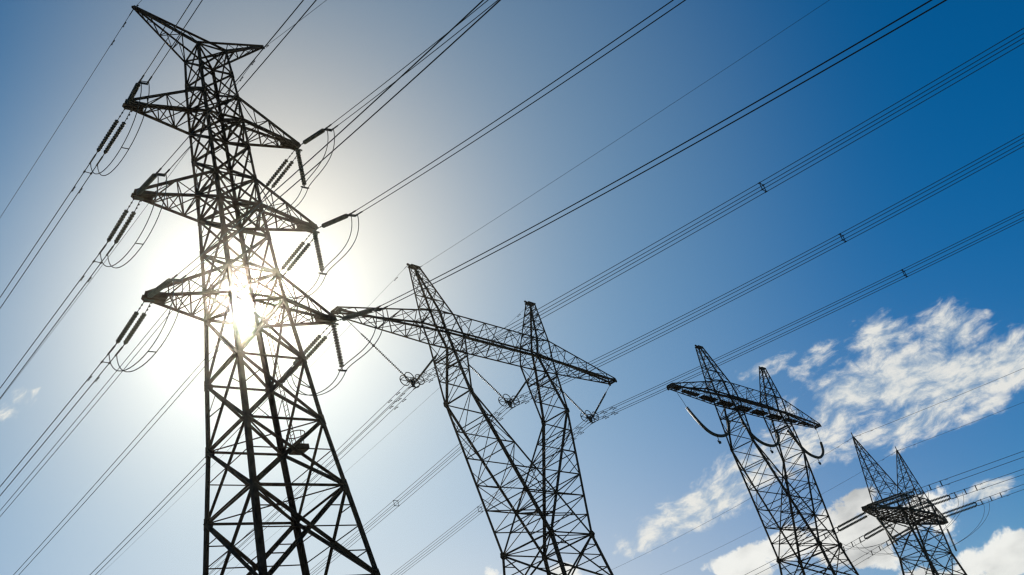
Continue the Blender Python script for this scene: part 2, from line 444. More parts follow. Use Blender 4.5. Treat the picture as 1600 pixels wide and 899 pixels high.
# ------------------------------------------------------------------ single-circuit tower with a forked waist
def fork_tower(root, q, dense=1.0, waist_to=5.3, footing=True, sizes=(0.20, 0.15, 0.085, 0.06)):
    (Lh, dt, d0, zb, zt, xib, xob, xit, xot, xm, zm, xp, zp, dp, xw, zw, dw) = q
    WL, WI, WB, WT = sizes
    tc = xp / (xp + xw)                                   # where the inner chords cross
    # tapering legs below the waist
    lv = [zw, zw - 3.6, zw - 8.2, zw - 14.2, GZ]
    def LP(sx, sy, z):
        t = (zw - z) / (zw - GZ); return V((sx * (xw + (waist_to - xw) * t), sy * (dw + (waist_to - dw) * t), z))
    def OP(sx, sy, t): return V((sx * (xp + (xw - xp) * t), sy * (dp + (dw - dp) * t), zp + (zw - zp) * t))
    def IP(sx, sy, t): return V((sx * (xp + (-xw - xp) * t), sy * (dp + (dw - dp) * t), zp + (zw - zp) * t))
    for sx in (-1, 1):
        for sy in (-1, 1):
            m = MB()
            m.angle(OP(sx, sy, 0), OP(sx, sy, 1), WL, (sx, sy, 0))
            m.angle(LP(sx, sy, zw), LP(sx, sy, GZ), WL * 1.15, (sx, sy, 0))
            m.plate(OP(sx, sy, 0), (0, 1, 0), WL * 1.6, .03); m.plate(OP(sx, sy, 1), (0, 1, 0), WL * 1.7, .03); m.plate(OP(sx, sy, 1), (1, 0, 0), WL * 1.5, .03)
            m.build('leg', STEEL2, root)
    m = MB()
    CN = [(-1, -1), (1, -1), (1, 1), (-1, 1)]
    for za, zb_ in zip(lv, lv[1:]):
        for k in range(4):
            a, b = CN[k], CN[(k + 1) % 4]
            panel(m, LP(*a, za), LP(*a, zb_), LP(*b, za), LP(*b, zb_), WB * 1.3, (a[0] + b[0], a[1] + b[1], 0), WB, 'X', WT)
    for z in (zw, zw - 3.6):
        m.angle(LP(-1, -1, z), LP(1, 1, z), WB); m.angle(LP(1, -1, z), LP(-1, 1, z), WB)
        for k in range(4):
            a, b = CN[k], CN[(k + 1) % 4]; m.angle(LP(*a, z) + V((0, 0, .05)), LP(*b, z) + V((0, 0, .05)), WB * 1.3)
    m.build('body_bracing', STEEL2, root)
    ts = [0, .18, .36, .54, tc, .85, 1.0]
    for sx in (-1, 1):
        m = MB(); l = MB()
        for sy in (-1, 1):
            m.angle(IP(sx, sy, 0), IP(sx, sy, 1), WI, (-sx, sy, 0))
            for i in range(1, len(ts)):
                a, b = ts[i - 1], ts[i]
                if i < 5: l.angle(OP(sx, sy, b), IP(sx, sy, b), WB, (0, sy, 0))
                if i < 5: l.angle(OP(sx, sy, b), IP(sx, sy, a), WT * 1.15, (0, sy, 0)) if i % 2 else l.angle(IP(sx, sy, b), OP(sx, sy, a), WT * 1.15, (0, sy, 0))
                if i < 5: l.angle(lerp(OP(sx, sy, a), OP(sx, sy, b), .5), lerp(OP(sx, sy, b), IP(sx, sy, b), .5), WT * .9, (0, sy, 0))
            l.angle(OP(sx, sy, tc), IP(-sx, sy, 1), WT)
            l.plate(IP(sx, sy, tc), (0, 1, 0), WI * 1.4, .03)
        for i in range(1, len(ts)):
            a, b = ts[i - 1], ts[i]
            panel(l, OP(sx, -1, a), OP(sx, -1, b), OP(sx, 1, a), OP(sx, 1, b), WT, (sx, 0, 0), WT * 1.1, 'X')
            if i < 6: panel(l, IP(sx, -1, a), IP(sx, -1, b), IP(sx, 1, a), IP(sx, 1, b), WT, (-sx, 0, 0), WT * 1.1, 'X' if i % 2 else '/')
        # head of the fork from the pinch up to the crossarm
        hs_ = [0, .3, .62, 1.0]
        def HO(sy, t): return lerp(V((sx * xob, sy * d0, zb)), V((sx * (xp + .08), sy * dp, zp)), t)
        def HI(sy, t): return lerp(V((sx * xib, sy * d0, zb)), V((sx * (xp - .08), sy * dp, zp)), t)
        for sy in (-1, 1):
            m.angle(HO(sy, 0), HO(sy, 1), WI * 1.05, (sx, sy, 0)); m.angle(HI(sy, 0), HI(sy, 1), WI * 1.05, (-sx, sy, 0))
            for a, b in zip(hs_, hs_[1:]):
                panel(l, HO(sy, a), HO(sy, b), HI(sy, a), HI(sy, b), WT, (0, sy, 0), WT, 'X' if a < .3 else '/')
        for a, b in zip(hs_, hs_[1:]):
            panel(l, HO(-1, a), HO(-1, b), HO(1, a), HO(1, b), WT, (sx, 0, 0), WT, 'X')
            panel(l, HI(-1, a), HI(-1, b), HI(1, a), HI(1, b), WT, (-sx, 0, 0), WT, 'X')
        # horizontal hangers for the insulators at the fork head
        l.angle(HO(-1, .33), HO(1, .33), WI); l.angle(HI(-1, .36), HI(1, .36), WI)
        o = m.build('fork_arm', STEEL2, root); l.build('lacing', STEEL2, o)
        # earth-wire mast
        m = MB(); l = MB(); am = 0.34
        def MO(sy, t): return lerp(V((sx * xot, sy * d0, zt)), V((sx * xm + am, sy * .24, zm)) if sx > 0 else V((sx * xm - am, sy * .24, zm)), t)
        def MI(sy, t): return lerp(V((sx * xit, sy * d0, zt)), V((sx * xm - am, sy * .24, zm)) if sx > 0 else V((sx * xm + am, sy * .24, zm)), t)
        for sy in (-1, 1):
            m.angle(MO(sy, 0), MO(sy, 1), WI * .85, (sx, sy, 0)); m.angle(MI(sy, 0), MI(sy, 1), WI * .85, (-sx, sy, 0))
            m.angle(V((sx * xot, sy * d0, zt)), V((sx * xob, sy * d0, zb)), WI, (sx, sy, 0)); m.angle(V((sx * xit, sy * d0, zt)), V((sx * xib, sy * d0, zb)), WI, (-sx, sy, 0))
        tt = [0, .26, .5, .72, .88, 1.0]
        for i, (a, b) in enumerate(zip(tt, tt[1:])):
            for f0, f1, n in (((MO, -1), (MO, 1), (sx, 0, 0)), ((MI, -1), (MI, 1), (-sx, 0, 0)), ((MO, -1), (MI, -1), (0, -1, 0)), ((MO, 1), (MI, 1), (0, 1, 0))):
                panel(l, f0[0](f0[1], b), f0[0](f0[1], a), f1[0](f1[1], b), f1[0](f1[1], a), WT * .9, n, WT * .8, 'X' if i < 2 else '/')
        m.bar((sx * xm - .5, 0, zm + .02), (sx * xm + .5, 0, zm + .02), .5, .1)
        m.bar((sx * xm - sx * .0 - .75, 0, zm + .13), (sx * xm - .35, 0, zm + .02), .14, .12)
        o = m.build('earth_wire_mast', STEEL2, root); l.build('lacing', STEEL2, o)
    # crossarm
    m = MB(); l = MB()
    nb = 22
    def BX(x, sy):
        ax_ = abs(x)
        y = d0 if ax_ < xob else d0 + (dt - d0) * (ax_ - xob) / (Lh - xob)
        return V((x, sy * y, zb))
    def TX(x, sy):
        ax_ = abs(x)
        if ax_ < xot: return V((x, sy * d0, zt))
        t = (ax_ - xot) / (Lh - xot); return V((x, sy * (d0 + (dt - d0) * t), zt + (zb + .22 - zt) * t))
    xs_b = [-Lh, -xob, xob, Lh]; xs_t = [-Lh, -xot, xot, Lh]
    for sy in (-1, 1):
        for a, b in zip(xs_b, xs_b[1:]): m.angle(BX(a, sy), BX(b, sy), WI * .85, (0, sy, -1))
        for a, b in zip(xs_t, xs_t[1:]): m.angle(TX(a, sy), TX(b, sy), WI * .8, (0, sy, 1))
    for sx in (-1, 1):
        m.angle(BX(sx * Lh, -1), BX(sx * Lh, 1), WI, (sx, 0, 0)); m.angle(TX(sx * Lh, -1), TX(sx * Lh, 1), WI, (sx, 0, 0))
        for sy in (-1, 1): m.plate(BX(sx * Lh * .995, sy), (0, 1, 0), .22, .04)
    xs = [-Lh + 2 * Lh * i / nb for i in range(nb + 1)]
    for i, (a, b) in enumerate(zip(xs, xs[1:])):
        for sy in (-1, 1):
            if i % 2: l.angle(BX(a, sy), TX(b, sy), WT, (0, sy, 0))
            else: l.angle(TX(a, sy), BX(b, sy), WT, (0, sy, 0))
            if i % 2 == 0 and 2 < i < nb - 2: l.angle(BX(a, sy), TX(a, sy), WT * .8, (0, sy, 0))
        l.angle(BX(a, -1), BX(b, 1), WT); l.angle(BX(a, 1) + V((0, 0, .03)), BX(b, -1) + V((0, 0, .03)), WT)
        l.angle(BX(a, -1), BX(a, 1), WT)
        if i % 2: l.angle(TX(a, -1), TX(b, 1), WT * .9)
        else: l.angle(TX(a, 1), TX(b, -1), WT * .9)
        if abs(a) < 12: l.angle(TX(a, -1), TX(a, 1), WT * .8)
        if i % 3 == 0 and abs(a) < 13: l.angle(BX(a, -1), TX(a, 1), WT * .8)
    o = m.build('crossarm', STEEL2, root); l.build('lacing', STEEL2, o)
    # maintenance walkway along the near chord
    m = MB()
    def WY(x): return BX(x, -1).y + .06
    n = 34
    for i in range(n):
        x0 = -4.0 + (Lh * .96 + 4.0) * i / n; x1 = x0 + (Lh * .96 + 4.0) / n - .05
        z = zb + .10
        m.add([(x0, WY(x0), z), (x1, WY(x1), z), (x1, WY(x1) + .30, z), (x0, WY(x0) + .30, z), (x0, WY(x0), z + .05), (x1, WY(x1), z + .05), (x1, WY(x1) + .30, z + .05), (x0, WY(x0) + .30, z + .05)],
              [(3, 2, 1, 0), (4, 5, 6, 7), (0, 1, 5, 4), (1, 2, 6, 5), (2, 3, 7, 6), (3, 0, 4, 7)])
    m.build('walkway', BOARD if dense < 1.5 else STEEL2, root)
    if footing: footings(root, [(sx * waist_to, sy * waist_to) for sx in (-1, 1) for sy in (-1, 1)])
Q2 = (17.0, 0.369, 1.003, 36.254, 38.156, 4.558, 6.575, 5.258, 6.841, 7.319, 42.593, 5.958, 31.23, 1.347, 2.471, 19.797, 2.415)
T2P, T2Y = V((-2.939, 78.798, 0)), 0.9790
T3P, T3Y = V((21.577, 112.596, 0.0)), 0.9838
t2 = thing('lattice_tower', 'fork-waisted lattice tower in the middle, its long crossarm carrying ringed wire clamps', 'pylon', T2P, T2Y)
fork_tower(t2, Q2)
t3 = copy_tree(t2)
t3.location = T3P; t3.rotation_euler = (0, 0, T3Y)
t3['label'] = 'fork-waisted lattice tower with slack U-shaped insulator strings and no wires'
m = MB()
for i in range(60):
    x0 = -16.4 + 32.8 * i / 60; x1 = x0 + .46; k = 1.0 if abs(x0) < 6.6 else 1.0 - .62 * (abs(x0) - 6.6) / 10.4
    for y0, y1 in ((-.95, -.55), (.05, .95)):
        if i % 7 == 3 and y0 > 0: continue
        m.add([(x0, y0 * k, 36.38), (x1, y0 * k, 36.38), (x1, y1 * k, 36.38), (x0, y1 * k, 36.38), (x0, y0 * k, 36.43), (x1, y0 * k, 36.43), (x1, y1 * k, 36.43), (x0, y1 * k, 36.43)],
              [(3, 2, 1, 0), (4, 5, 6, 7), (0, 1, 5, 4), (1, 2, 6, 5), (2, 3, 7, 6), (3, 0, 4, 7)])
for ch in [o for o in bpy.data.objects if o.parent == t3 and o.name.startswith('walkway')]: bpy.data.objects.remove(ch)
m.build('walkway', STEEL2, t3)
T4P, T4Y = V((54.119, 187.296, 0)), 1.006
t4 = thing('lattice_tower', 'farthest lattice tower at the right, two sharp masts over a dense dark crossarm', 'pylon', T4P, T4Y)

def tension_tower(root):
    """wide-bodied end tower with two earth-wire masts"""
    zb, zt, Lh, xb, d0 = 34.0, 36.9, 19.6, 8.6, 2.0
    zw, xw, dw, xg, dg = 27.0, 7.4, 2.1, 10.5, 6.5
    CN = [(-1, -1), (1, -1), (1, 1), (-1, 1)]
    def BP(sx, sy, z):
        if z >= zw:
            t = (zb - z) / (zb - zw); return V((sx * (xb + (xw - xb) * t), sy * (d0 + (dw - d0) * t), z))
        t = (zw - z) / (zw - GZ); return V((sx * (xw + (xg - xw) * t), sy * (dw + (dg - dw) * t), z))
    # two legs frames meeting in a broad body
    lv = [34.0, 30.6, 27.0, 22.8, 18.0, 11.0, GZ]
    for sx, sy in CN:
        m = MB(); m.angle(BP(sx, sy, zb), BP(sx, sy, zw), .30, (sx, sy, 0)); m.angle(BP(sx, sy, zw), BP(sx, sy, GZ), .36, (sx, sy, 0))
        m.build('leg', STEEL2, root)
    m = MB()
    for i, (za, z2) in enumerate(zip(lv, lv[1:])):
        for k in range(4):
            a, b = CN[k], CN[(k + 1) % 4]
            A0, A1, B0, B1 = BP(*a, za), BP(*a, z2), BP(*b, za), BP(*b, z2); n = (a[0] + b[0], a[1] + b[1], 0)
            if k in (0, 2):        # broad faces: two bays each
                M0, M1 = (A0 + B0) / 2, (A1 + B1) / 2
                if i % 2 == 0: m.angle(A0, M1, .17, n); m.angle(B0, M1, .17, n)
                else: m.angle(M0, A1, .17, n); m.angle(M0, B1, .17, n)
                m.angle(A1, B1, .13, n)
                m.angle(lerp(A0, A1, .5), lerp(A0 if i % 2 == 0 else M0, M1 if i % 2 == 0 else A1, .5), .09, n)
                m.angle(lerp(B0, B1, .5), lerp(B0 if i % 2 == 0 else M0, M1 if i % 2 == 0 else B1, .5), .09, n)
                m.angle(lerp(A0, B0, .25), lerp(A0, M1, .5) if i % 2 == 0 else lerp(M0, A1, .5), .08, n)
                m.angle(lerp(B0, A0, .25), lerp(B0, M1, .5) if i % 2 == 0 else lerp(M0, B1, .5), .08, n)
            else: panel(m, A0, A1, B0, B1, .13, n, .11, 'X', .07)
    for z in (34.0, 27.0, 18.0):
        m.angle(BP(-1, -1, z), BP(1, 1, z), .12); m.angle(BP(1, -1, z), BP(-1, 1, z), .12)
    m.build('body_bracing', STEEL2, root)
    m = MB(); l = MB(); dc, xc, zt = 2.4, 7.2, 36.7
    def BX(x, sy):
        a = abs(x); y = dc if a < xc else dc + (.55 - dc) * (a - xc) / (Lh - xc); return V((x, sy * y, zb))
    def TX(x, sy):
        a = abs(x)
        if a < xc: return V((x, sy * dc, zt))
        t = (a - xc) / (Lh - xc); return V((x, sy * (dc + (.55 - dc) * t), zt + (zb + .5 - zt) * t))
    for sy in (-1, 1):
        for a, b in zip((-Lh, -xc, xc), (-xc, xc, Lh)):
            m.angle(BX(a, sy), BX(b, sy), .30, (0, sy, -1)); m.angle(TX(a, sy), TX(b, sy), .24, (0, sy, 1))
    for sx in (-1, 1):
        m.prism(V((sx * Lh, 0, zb - .12)), V((sx * Lh, 0, zb + .4)), [(-1.2, -.75), (.35, -.5), (.35, .5), (-1.2, .75)] if sx > 0 else [(1.2, -.75), (1.2, .75), (-.35, .5), (-.35, -.5)], V((1, 0, 0)), V((0, 0, 0)) + V((0, 1, 0)))
        for sy in (-1, 1): m.angle(BX(sx * xc, sy), V((sx * xb, sy * d0, zb)), .2); m.angle(BX(sx * xc, sy), TX(sx * xc, sy), .2, (0, sy, 0))
        m.angle(BX(sx * xc, -1), BX(sx * xc, 1), .22); m.angle(TX(sx * xc, -1), TX(sx * xc, 1), .2)
        m.angle(V((sx * xb, -d0, zb + .05)), V((sx * xb, d0, zb + .05)), .2)
    nb = 18; xs = [-Lh + 2 * Lh * i / nb for i in range(nb + 1)]
    for i, (a, b) in enumerate(zip(xs, xs[1:])):
        for sy in (-1, 1):
            if i % 2: l.angle(BX(a, sy), TX(b, sy), .13, (0, sy, 0))
            else: l.angle(TX(a, sy), BX(b, sy), .13, (0, sy, 0))
            l.angle(BX(a, sy), TX(a, sy), .09, (0, sy, 0))
            l.angle(BX(a, sy), V((b, 0, zb)), .15); l.angle(BX(b, sy), V((a, 0, zb + .03)), .12)
        if i % 2: l.angle(TX(a, -1), TX(b, 1), .11)
        else: l.angle(TX(a, 1), TX(b, -1), .11)
        l.angle(BX(a, -1), BX(a, 1), .15); l.angle(V((a, 0, zb)), V((b, 0, zb)), .2)
    o = m.build('crossarm', STEEL2, root); l.build('lacing', STEEL2, o)
    zt = 36.7
    for sx in (-1, 1):
        m = MB(); l = MB(); tip = V((sx * 10.6, 0, 47.7)); bx0, bx1 = 3.2, 9.2
        cs = [V((sx * bx0, -d0, zt)), V((sx * bx1, -d0, zt - .5)), V((sx * bx1, d0, zt - .5)), V((sx * bx0, d0, zt))]
        for c0 in cs: m.angle(c0, V((c0.x, c0.y, zb)), .16)
        tp = [tip + V((sx * ox, oy, 0)) for ox, oy in ((-.07, -.07), (.07, -.07), (.07, .07), (-.07, .07))]
        for c0, c1 in zip(cs, tp): m.angle(c0, c1, .15, (0, 0, 1))
        tt = [0, .2, .38, .54, .68, .8, .9]
        for i, (a, b) in enumerate(zip(tt, tt[1:])):
            for k in range(4):
                k2 = (k + 1) % 4
                panel(l, lerp(cs[k], tp[k], b), lerp(cs[k], tp[k], a), lerp(cs[k2], tp[k2], b), lerp(cs[k2], tp[k2], a), .07, (1, 1, 0) if k % 2 else (0, 1, 0), .07, 'X' if i < 3 else '/')
        m.bar(tip - V((0, 0, .1)), tip + V((0, 0, .75)), .14)
        o = m.build('earth_wire_mast', STEEL2, root); l.build('lacing', STEEL2, o)
    footings(root, [(sx * xg, sy * dg) for sx in (-1, 1) for sy in (-1, 1)])
tension_tower(t4)

# ------------------------------------------------------------------ line hardware
def hz(az): return V((math.sin(R(az)), math.cos(R(az)), 0))
def loc2w(P, yaw, p):
    c, s = math.cos(yaw), math.sin(yaw); return V((P.x + c * p[0] - s * p[1], P.y + s * p[0] + c * p[1], P.z + p[2]))
def arc(A, az, b, c, s0, s1, n):
    h = hz(az); return [A + h * s + V((0, 0, b * s + c * s * s)) for s in [s0 + (s1 - s0) * i / n for i in range(n + 1)]]
def off(pts, v): return [p + v for p in pts]
def damper(mb, p, t, r=.035, ln=.42):
    """Stockbridge damper hung under a conductor"""
    dn = V((0, 0, -.11)); mb.bar(p, p + dn, .04); mb.tube([p + dn - t * ln / 2, p + dn + t * ln / 2], .015, 5)
    for q in (-1, 1): mb.tube([p + dn + t * q * ln * .5, p + dn + t * q * ln * .22], r, 8)

def tension_set(A, az, s1, z1, sep, label, group, disc_r, pitch, link, yoke=.12, mode='twin'):
    """strings of discs pulling from A towards azimuth az; returns end point, bundle axis and pull direction.
    twin: one string in line with A, the second beside it; single: one string and a side yoke; stacked: one above the other"""
    h = hz(az); sd = V((h.y, -h.x, 0)); E = A + h * s1 + V((0, 0, z1))
    dr = (E - A).normalized(); ln = (E - A).length
    if mode == 'stacked': sd = V((0, 0, 1))
    if mode == 'single': sd = -sd
    root = thing('tension_insulator', label, 'insulator', A, 0, group)
    qs = {'twin': (0, 1), 'single': (0,), 'stacked': (-.5, .5)}[mode]
    for q in qs:
        so = sd * sep * q
        a = so + dr * link; b = so + dr * (ln - .28)
        m = MB(); m.discs([a, b], pitch, disc_r, 12)
        s_ = m.build('insulator_string', GLASS, root, True)
        m = MB(); m.tube([so * .8 + dr * .05, a], .022, 6)
        for i in range(3): m.tube([lerp(so, a, .2 + .25 * i), lerp(so, a, .28 + .25 * i)], .045, 6)
        m.build('link', FIT, s_)
        m = MB()
        m.tube([b, so + dr * ln], .03, 6)
        m.tube([b - dr * .08, b + dr * .04], disc_r * .62, 8)
        m.build('end_clamp', FIT, s_)
    y0, y1 = (-.6, .6) if mode == 'stacked' else (-.12, 1.12)
    if mode != 'twin': m = MB(); m.bar(sd * sep * y0 + dr * (ln - .1), sd * sep * y1 + dr * (ln - .1), yoke * .5, yoke); m.build('yoke_plate', FIT, root)
    if mode != 'single': m = MB(); m.bar(sd * sep * y0 + dr * .12, sd * sep * y1 + dr * .12, .06, .1); m.build('yoke_plate', FIT, root)
    return E + (V((0, 0, 0)) if mode == 'stacked' else sd * sep * .5), sd, dr

def bundle(name, label, E, az, b, c, s1, offs, r, group, spacers=(), dampers=(), n=60, dead=0.5, spacer_w=.03):
    root = thing(name, label, 'power line', E, 0, group)
    pts = arc(V((0, 0, 0)), az, b, c, 0.0, s1, n)
    h = hz(az)
    for o in offs:
        m = MB(); pp = off(pts, o)
        m.tube(pp, r, 6)
        if dead: m.tube([pp[0] + (pp[1] - pp[0]).normalized() * .05, pp[0] + (pp[1] - pp[0]).normalized() * dead], r * 1.9, 8)
        for s in dampers: damper(m, o + h * s + V((0, 0, b * s + c * s * s)), (h + V((0, 0, b))).normalized())
        m.build('conductor', WIRE, root, True)
    for s in spacers:
        p = h * s + V((0, 0, b * s + c * s * s)); m = MB()
        for i in range(len(offs)):
            if len(offs) == 2 and i: break
            m.bar(p + offs[i], p + offs[(i + 1) % len(offs)], spacer_w, spacer_w * 1.3)
        for o in offs: m.tube([p + o - h * .07, p + o + h * .07], r * 2.2, 8)
        m.build('spacer', FIT, root)
    return root

AZA, AZC = -52.0, 141.0
DAT = {"aL0": (0, 0, -.129), "aL1": (4.098, -.74, -.136), "aL2": (3.746, -.993, -.12), "aL3": (3.711, -.944, -.114), "aR1": (4.026, -.634, -.133), "aR2": (4.036, -.729, -.137), "aR3": (4.599, -.706, -.124),
       "cL0": (0, 0, -.542), "cR0": (0, 0, -.51), "cL1": (2.723, -.572, -.304), "cL2": (3.787, -1.373, -.330), "cL3": (4.235, -1.555, -.328), "cR1": (4.135, -1.85, -.379), "cR2": (4.63, -2.159, -.360), "cR3": (4.961, -2.15, -.328)}
SIDE = {'L': 'left', 'R': 'right'}; LVN = {1: 'top', 2: 'middle', 3: 'lowest'}
def bez(p0, p1, p2, p3, n=22):
    return [(1 - t) ** 3 * p0 + 3 * (1 - t) ** 2 * t * p1 + 3 * (1 - t) * t * t * p2 + t ** 3 * p3 for t in [i / n for i in range(n + 1)]]
for sk, sx in (('L', -1), ('R', 1)):
    for lv in (1, 2, 3):
        a, zl, _ = T1A[lv]; A = loc2w(T1P, T1Y, (sx * a, 0, zl - .05)); k = sk + str(lv)
        where = f'{LVN[lv]} {SIDE[sk]} arm of the nearest tower'
        ends = []
        for side, az, word, wd in (('a', AZA, 'running to lower left', 'lower left'), ('c', AZC, 'rising to upper right', 'upper right')):
            s1, z1, b = DAT[side + k]
            zo = z1 + .05
            E, sd, dr = tension_set(A, az, s1, zo, .44, f'ribbed insulator on the {where}, pulling {wd}', 'tension insulators on the nearest tower', .13 if side == 'a' else .15, .2, .30 * s1 if side == 'a' else (.16 if sx < 0 else .30) * s1, .12, 'twin' if side == 'a' else 'single')
            bundle('conductor_bundle', f'two wires from the {where}, {word}', E, az, b, .0004 if side == 'a' else .0009, 260 if side == 'a' else 78,
                   [-sd * .22, sd * .22], .027 if side == 'a' else .024, 'paired conductors of the nearest tower', (1.6,) if side == 'a' else (.12,), (3.1, ) if side == 'a' else (), 70, .9)
            ends.append((E, sd, az, b))
        (Ea, sa, aza, ba), (Ec, sc_, azc, bc) = ends
        Ja = Ea + hz(aza) * .75 + V((0, 0, ba * .75)); Jc = Ec + hz(azc) * .25 + V((0, 0, bc * .25))
        root = thing('jumper_loop', f'pair of slack wires looping below the {where}', 'jumper cable', Ja, 0, 'jumper loops on the nearest tower')
        if sx < 0:
            f = lambda q: bez(Ja + sa * q * .22, Ja + sa * q * .22 + hz(aza) * .25 + V((0, 0, -3.0)), Jc + sc_ * q * .22 + V((0, 0, -3.3)) + hz(azc) * .4, Jc + sc_ * q * .22)
            paths = [f(-1), f(1)]; cut = [12]
        else:
            Pb = A + V((0, 0, -3.35)); sm = (sa + sc_).normalized()
            def f(q):
                pb = Pb + sm * q * .2; ja = Ja + sa * q * .22; jc = Jc + sc_ * q * .22
                m1 = (hz(azc) - hz(aza)).normalized()
                return bez(ja, ja + V((0, 0, -2.4)), pb - m1 * 1.4 + V((0, 0, -1.0)), pb) [:-1] + bez(pb, pb + m1 * 1.0 + V((0, 0, .35)), jc + V((0, 0, -2.5)), jc)
            paths = [f(-1), f(1)]; cut = [22]
        for pp in paths:
            m = MB(); m.tube([p - Ja for p in pp], .028, 6); m.build('cable', WIRE, root, True)
        m = MB()
        for c_ in cut: m.bar(paths[0][c_] - Ja, paths[1][c_] - Ja, .035, .05)
        m.build('spacer', FIT, root)
        if sx > 0:
            root = thing('hanging_insulator', f'single ribbed string hanging from the {where}', 'insulator', A, 0, 'hanging insulators steadying the jumpers')
            m = MB(); m.discs([V((0, 0, -.22)), V((0, 0, -3.1))], .19, .15, 12); s_ = m.build('insulator_string', GLASS, root, True)
            m = MB(); m.tube([V((0, 0, .05)), V((0, 0, -.24))], .03, 6); m.build('link', FIT, s_); m = MB(); m.tube([V((0, 0, -3.1)), V((0, 0, -3.3))], .03, 6); m.bar(V((0, 0, -3.3)) - sm * .3, V((0, 0, -3.3)) + sm * .3, .05, .08)
            m.build('jumper_clamp', FIT, root)
    A = loc2w(T1P, T1Y, (sx * T1A[0][0], 0, T1A[0][1] - .1))
    ho = SIDE[sk]
    bundle('earth_wire', f'thin wire falling to the left edge from the nearest tower {ho} peak' if sx < 0 else 'thin wire from the nearest tower right peak, passing behind the tower',
           A, AZA, -.129, .0004, 260, [V((0, 0, 0))], .017, 'earth wires of the nearest tower', (), (1.3, 2.9), 60, .6)
    bundle('earth_wire', f'thin wire rising to the top edge from the nearest tower {ho} peak', A, AZC, DAT['c' + sk + '0'][2], .0009, 60, [V((0, 0, 0))], .015, 'earth wires of the nearest tower', (), (.7,), 40, .5)

# --- suspended bundles of the middle fork-waisted tower
SQ = lambda h: [V((h.y, -h.x, 0)) * a * .24 + V((0, 0, b * .24)) for a, b in ((-1, 1), (1, 1), (1, -1), (-1, -1))]
T2AZC, T2AZA = -math.degrees(T2Y) + 180.0, -52.1
PH = [(-10.65, 31.60, (-16.1, 35.95), (-7.15, 34.75), -.071, .00034, 'left'), (0.2, 31.5, (-3.75, 34.5), (3.75, 34.5), -.092, .0008, 'middle'), (11.2, 31.6, (7.15, 34.75), (16.4, 35.95), -.082, .0005, 'right')]
def ring_points(c, e1, e2, a, b, n=20):
    return [c + e1 * a * math.cos(6.28319 * i / n) + e2 * b * math.sin(6.28319 * i / n) for i in range(n)]
for x, z, a1, a2_, b, cc, nm in PH:
    Cl = loc2w(T2P, T2Y, (x, 0, z))
    root = thing('suspension_insulator', f'V-shaped slim insulator pair with ringed clamp, {nm} of three under the middle tower', 'insulator', Cl, T2Y, 'V-strings under the middle tower')
    for ax_, az_ in (a1, a2_):
        top = V((ax_ - x, 0, az_ - z)); s = -1 if top.x < 0 else 1
        bot = V((s * .38, 0, .30)); dr = (bot - top).normalized(); ln = (bot - top).length
        lk = .30 if (nm != 'middle' and abs(ax_) > 15) else .1
        m = MB(); m.discs([top + dr * ln * lk, bot], .15, .085, 8); s_ = m.build('insulator_string', GLASS, root, True)
        m = MB(); m.tube([top, top + dr * ln * lk], .026, 6); m.tube([top + dr * (ln * lk - .35), top + dr * ln * lk], .055, 6); m.build('link', FIT, s_)
        m = MB(); e1 = V((s * .35, 0, .95)).normalized(); 
        c = V((s * .52, 0, .34))
        for sy in (-1, 1): m.tube(ring_points(c + V((0, sy * .26, 0)), V((1, 0, 0)), V((0, 0, 1)), .46, .40), .036, 6, True)
        m.bar(c + V((-.46, -.26, 0)), c + V((.46, -.26, 0)), .04); m.bar(c + V((-.46, .26, 0)), c + V((.46, .26, 0)), .04)
        for q in (-1, 1): m.bar(c + V((q * .46, -.26, 0)), c + V((q * .46, .26, 0)), .04)
        m.build('corona_ring', FIT, root)
    m = MB()
    m.prism(V((0, -.02, 0)), V((0, .02, 0)), [(-.42, .34), (.42, .34), (.28, .12), (.12, -.1), (.28, -.26), (-.28, -.26), (-.12, -.1), (-.28, .12)], V((1, 0, 0)), V((0, 0, 1)))
    for q in (-1, 1):
        for w in (-1, 1): m.tube([V((q * .24, -.3, w * .24)), V((q * .24, .3, w * .24))], .042, 8)
    m.build('yoke_plate', FIT, root)
    # the bundle itself hangs through the clamp
    root = thing('conductor_bundle', f'four-wire bundle held by the {nm} ringed clamp of the middle tower', 'power line', Cl, 0, 'four-wire bundles through the middle tower')
    hC, hA = hz(T2AZC), hz(T2AZA)
    fC = lambda s: hC * s + V((0, 0, b * s + cc * s * s)); fA = lambda s: hA * s + V((0, 0, -.135 * s + .0005 * s * s))
    for o in SQ(hC):
        m = MB()
        pts = [fA(240 - 240 * i / 50) + o for i in range(50)] + [V((0, 0, .03)) + o] + [fC(120 * (i + 1) / 40) + o for i in range(40)]
        m.tube(pts, .021, 6)
        for s in (1.5, 2.5): damper(m, fA(s) + o, hA); damper(m, fC(s) + o, hC)
        m.build('conductor', WIRE, root, True)
    for s, f_, h in ((29.5, fC, hC), (85, fC, hC), (15.5 if nm != 'left' else 40, fA, hA), (75, fA, hA)):
        m = MB(); p = f_(s); q = [p + o * 1.0 for o in SQ(h)]
        for i in range(4): m.bar(q[i], q[(i + 1) % 4], .035, .04)
        for c in q: m.tube([c - h * .08, c + h * .08], .036, 8)
        m.build('spacer', FIT, root)
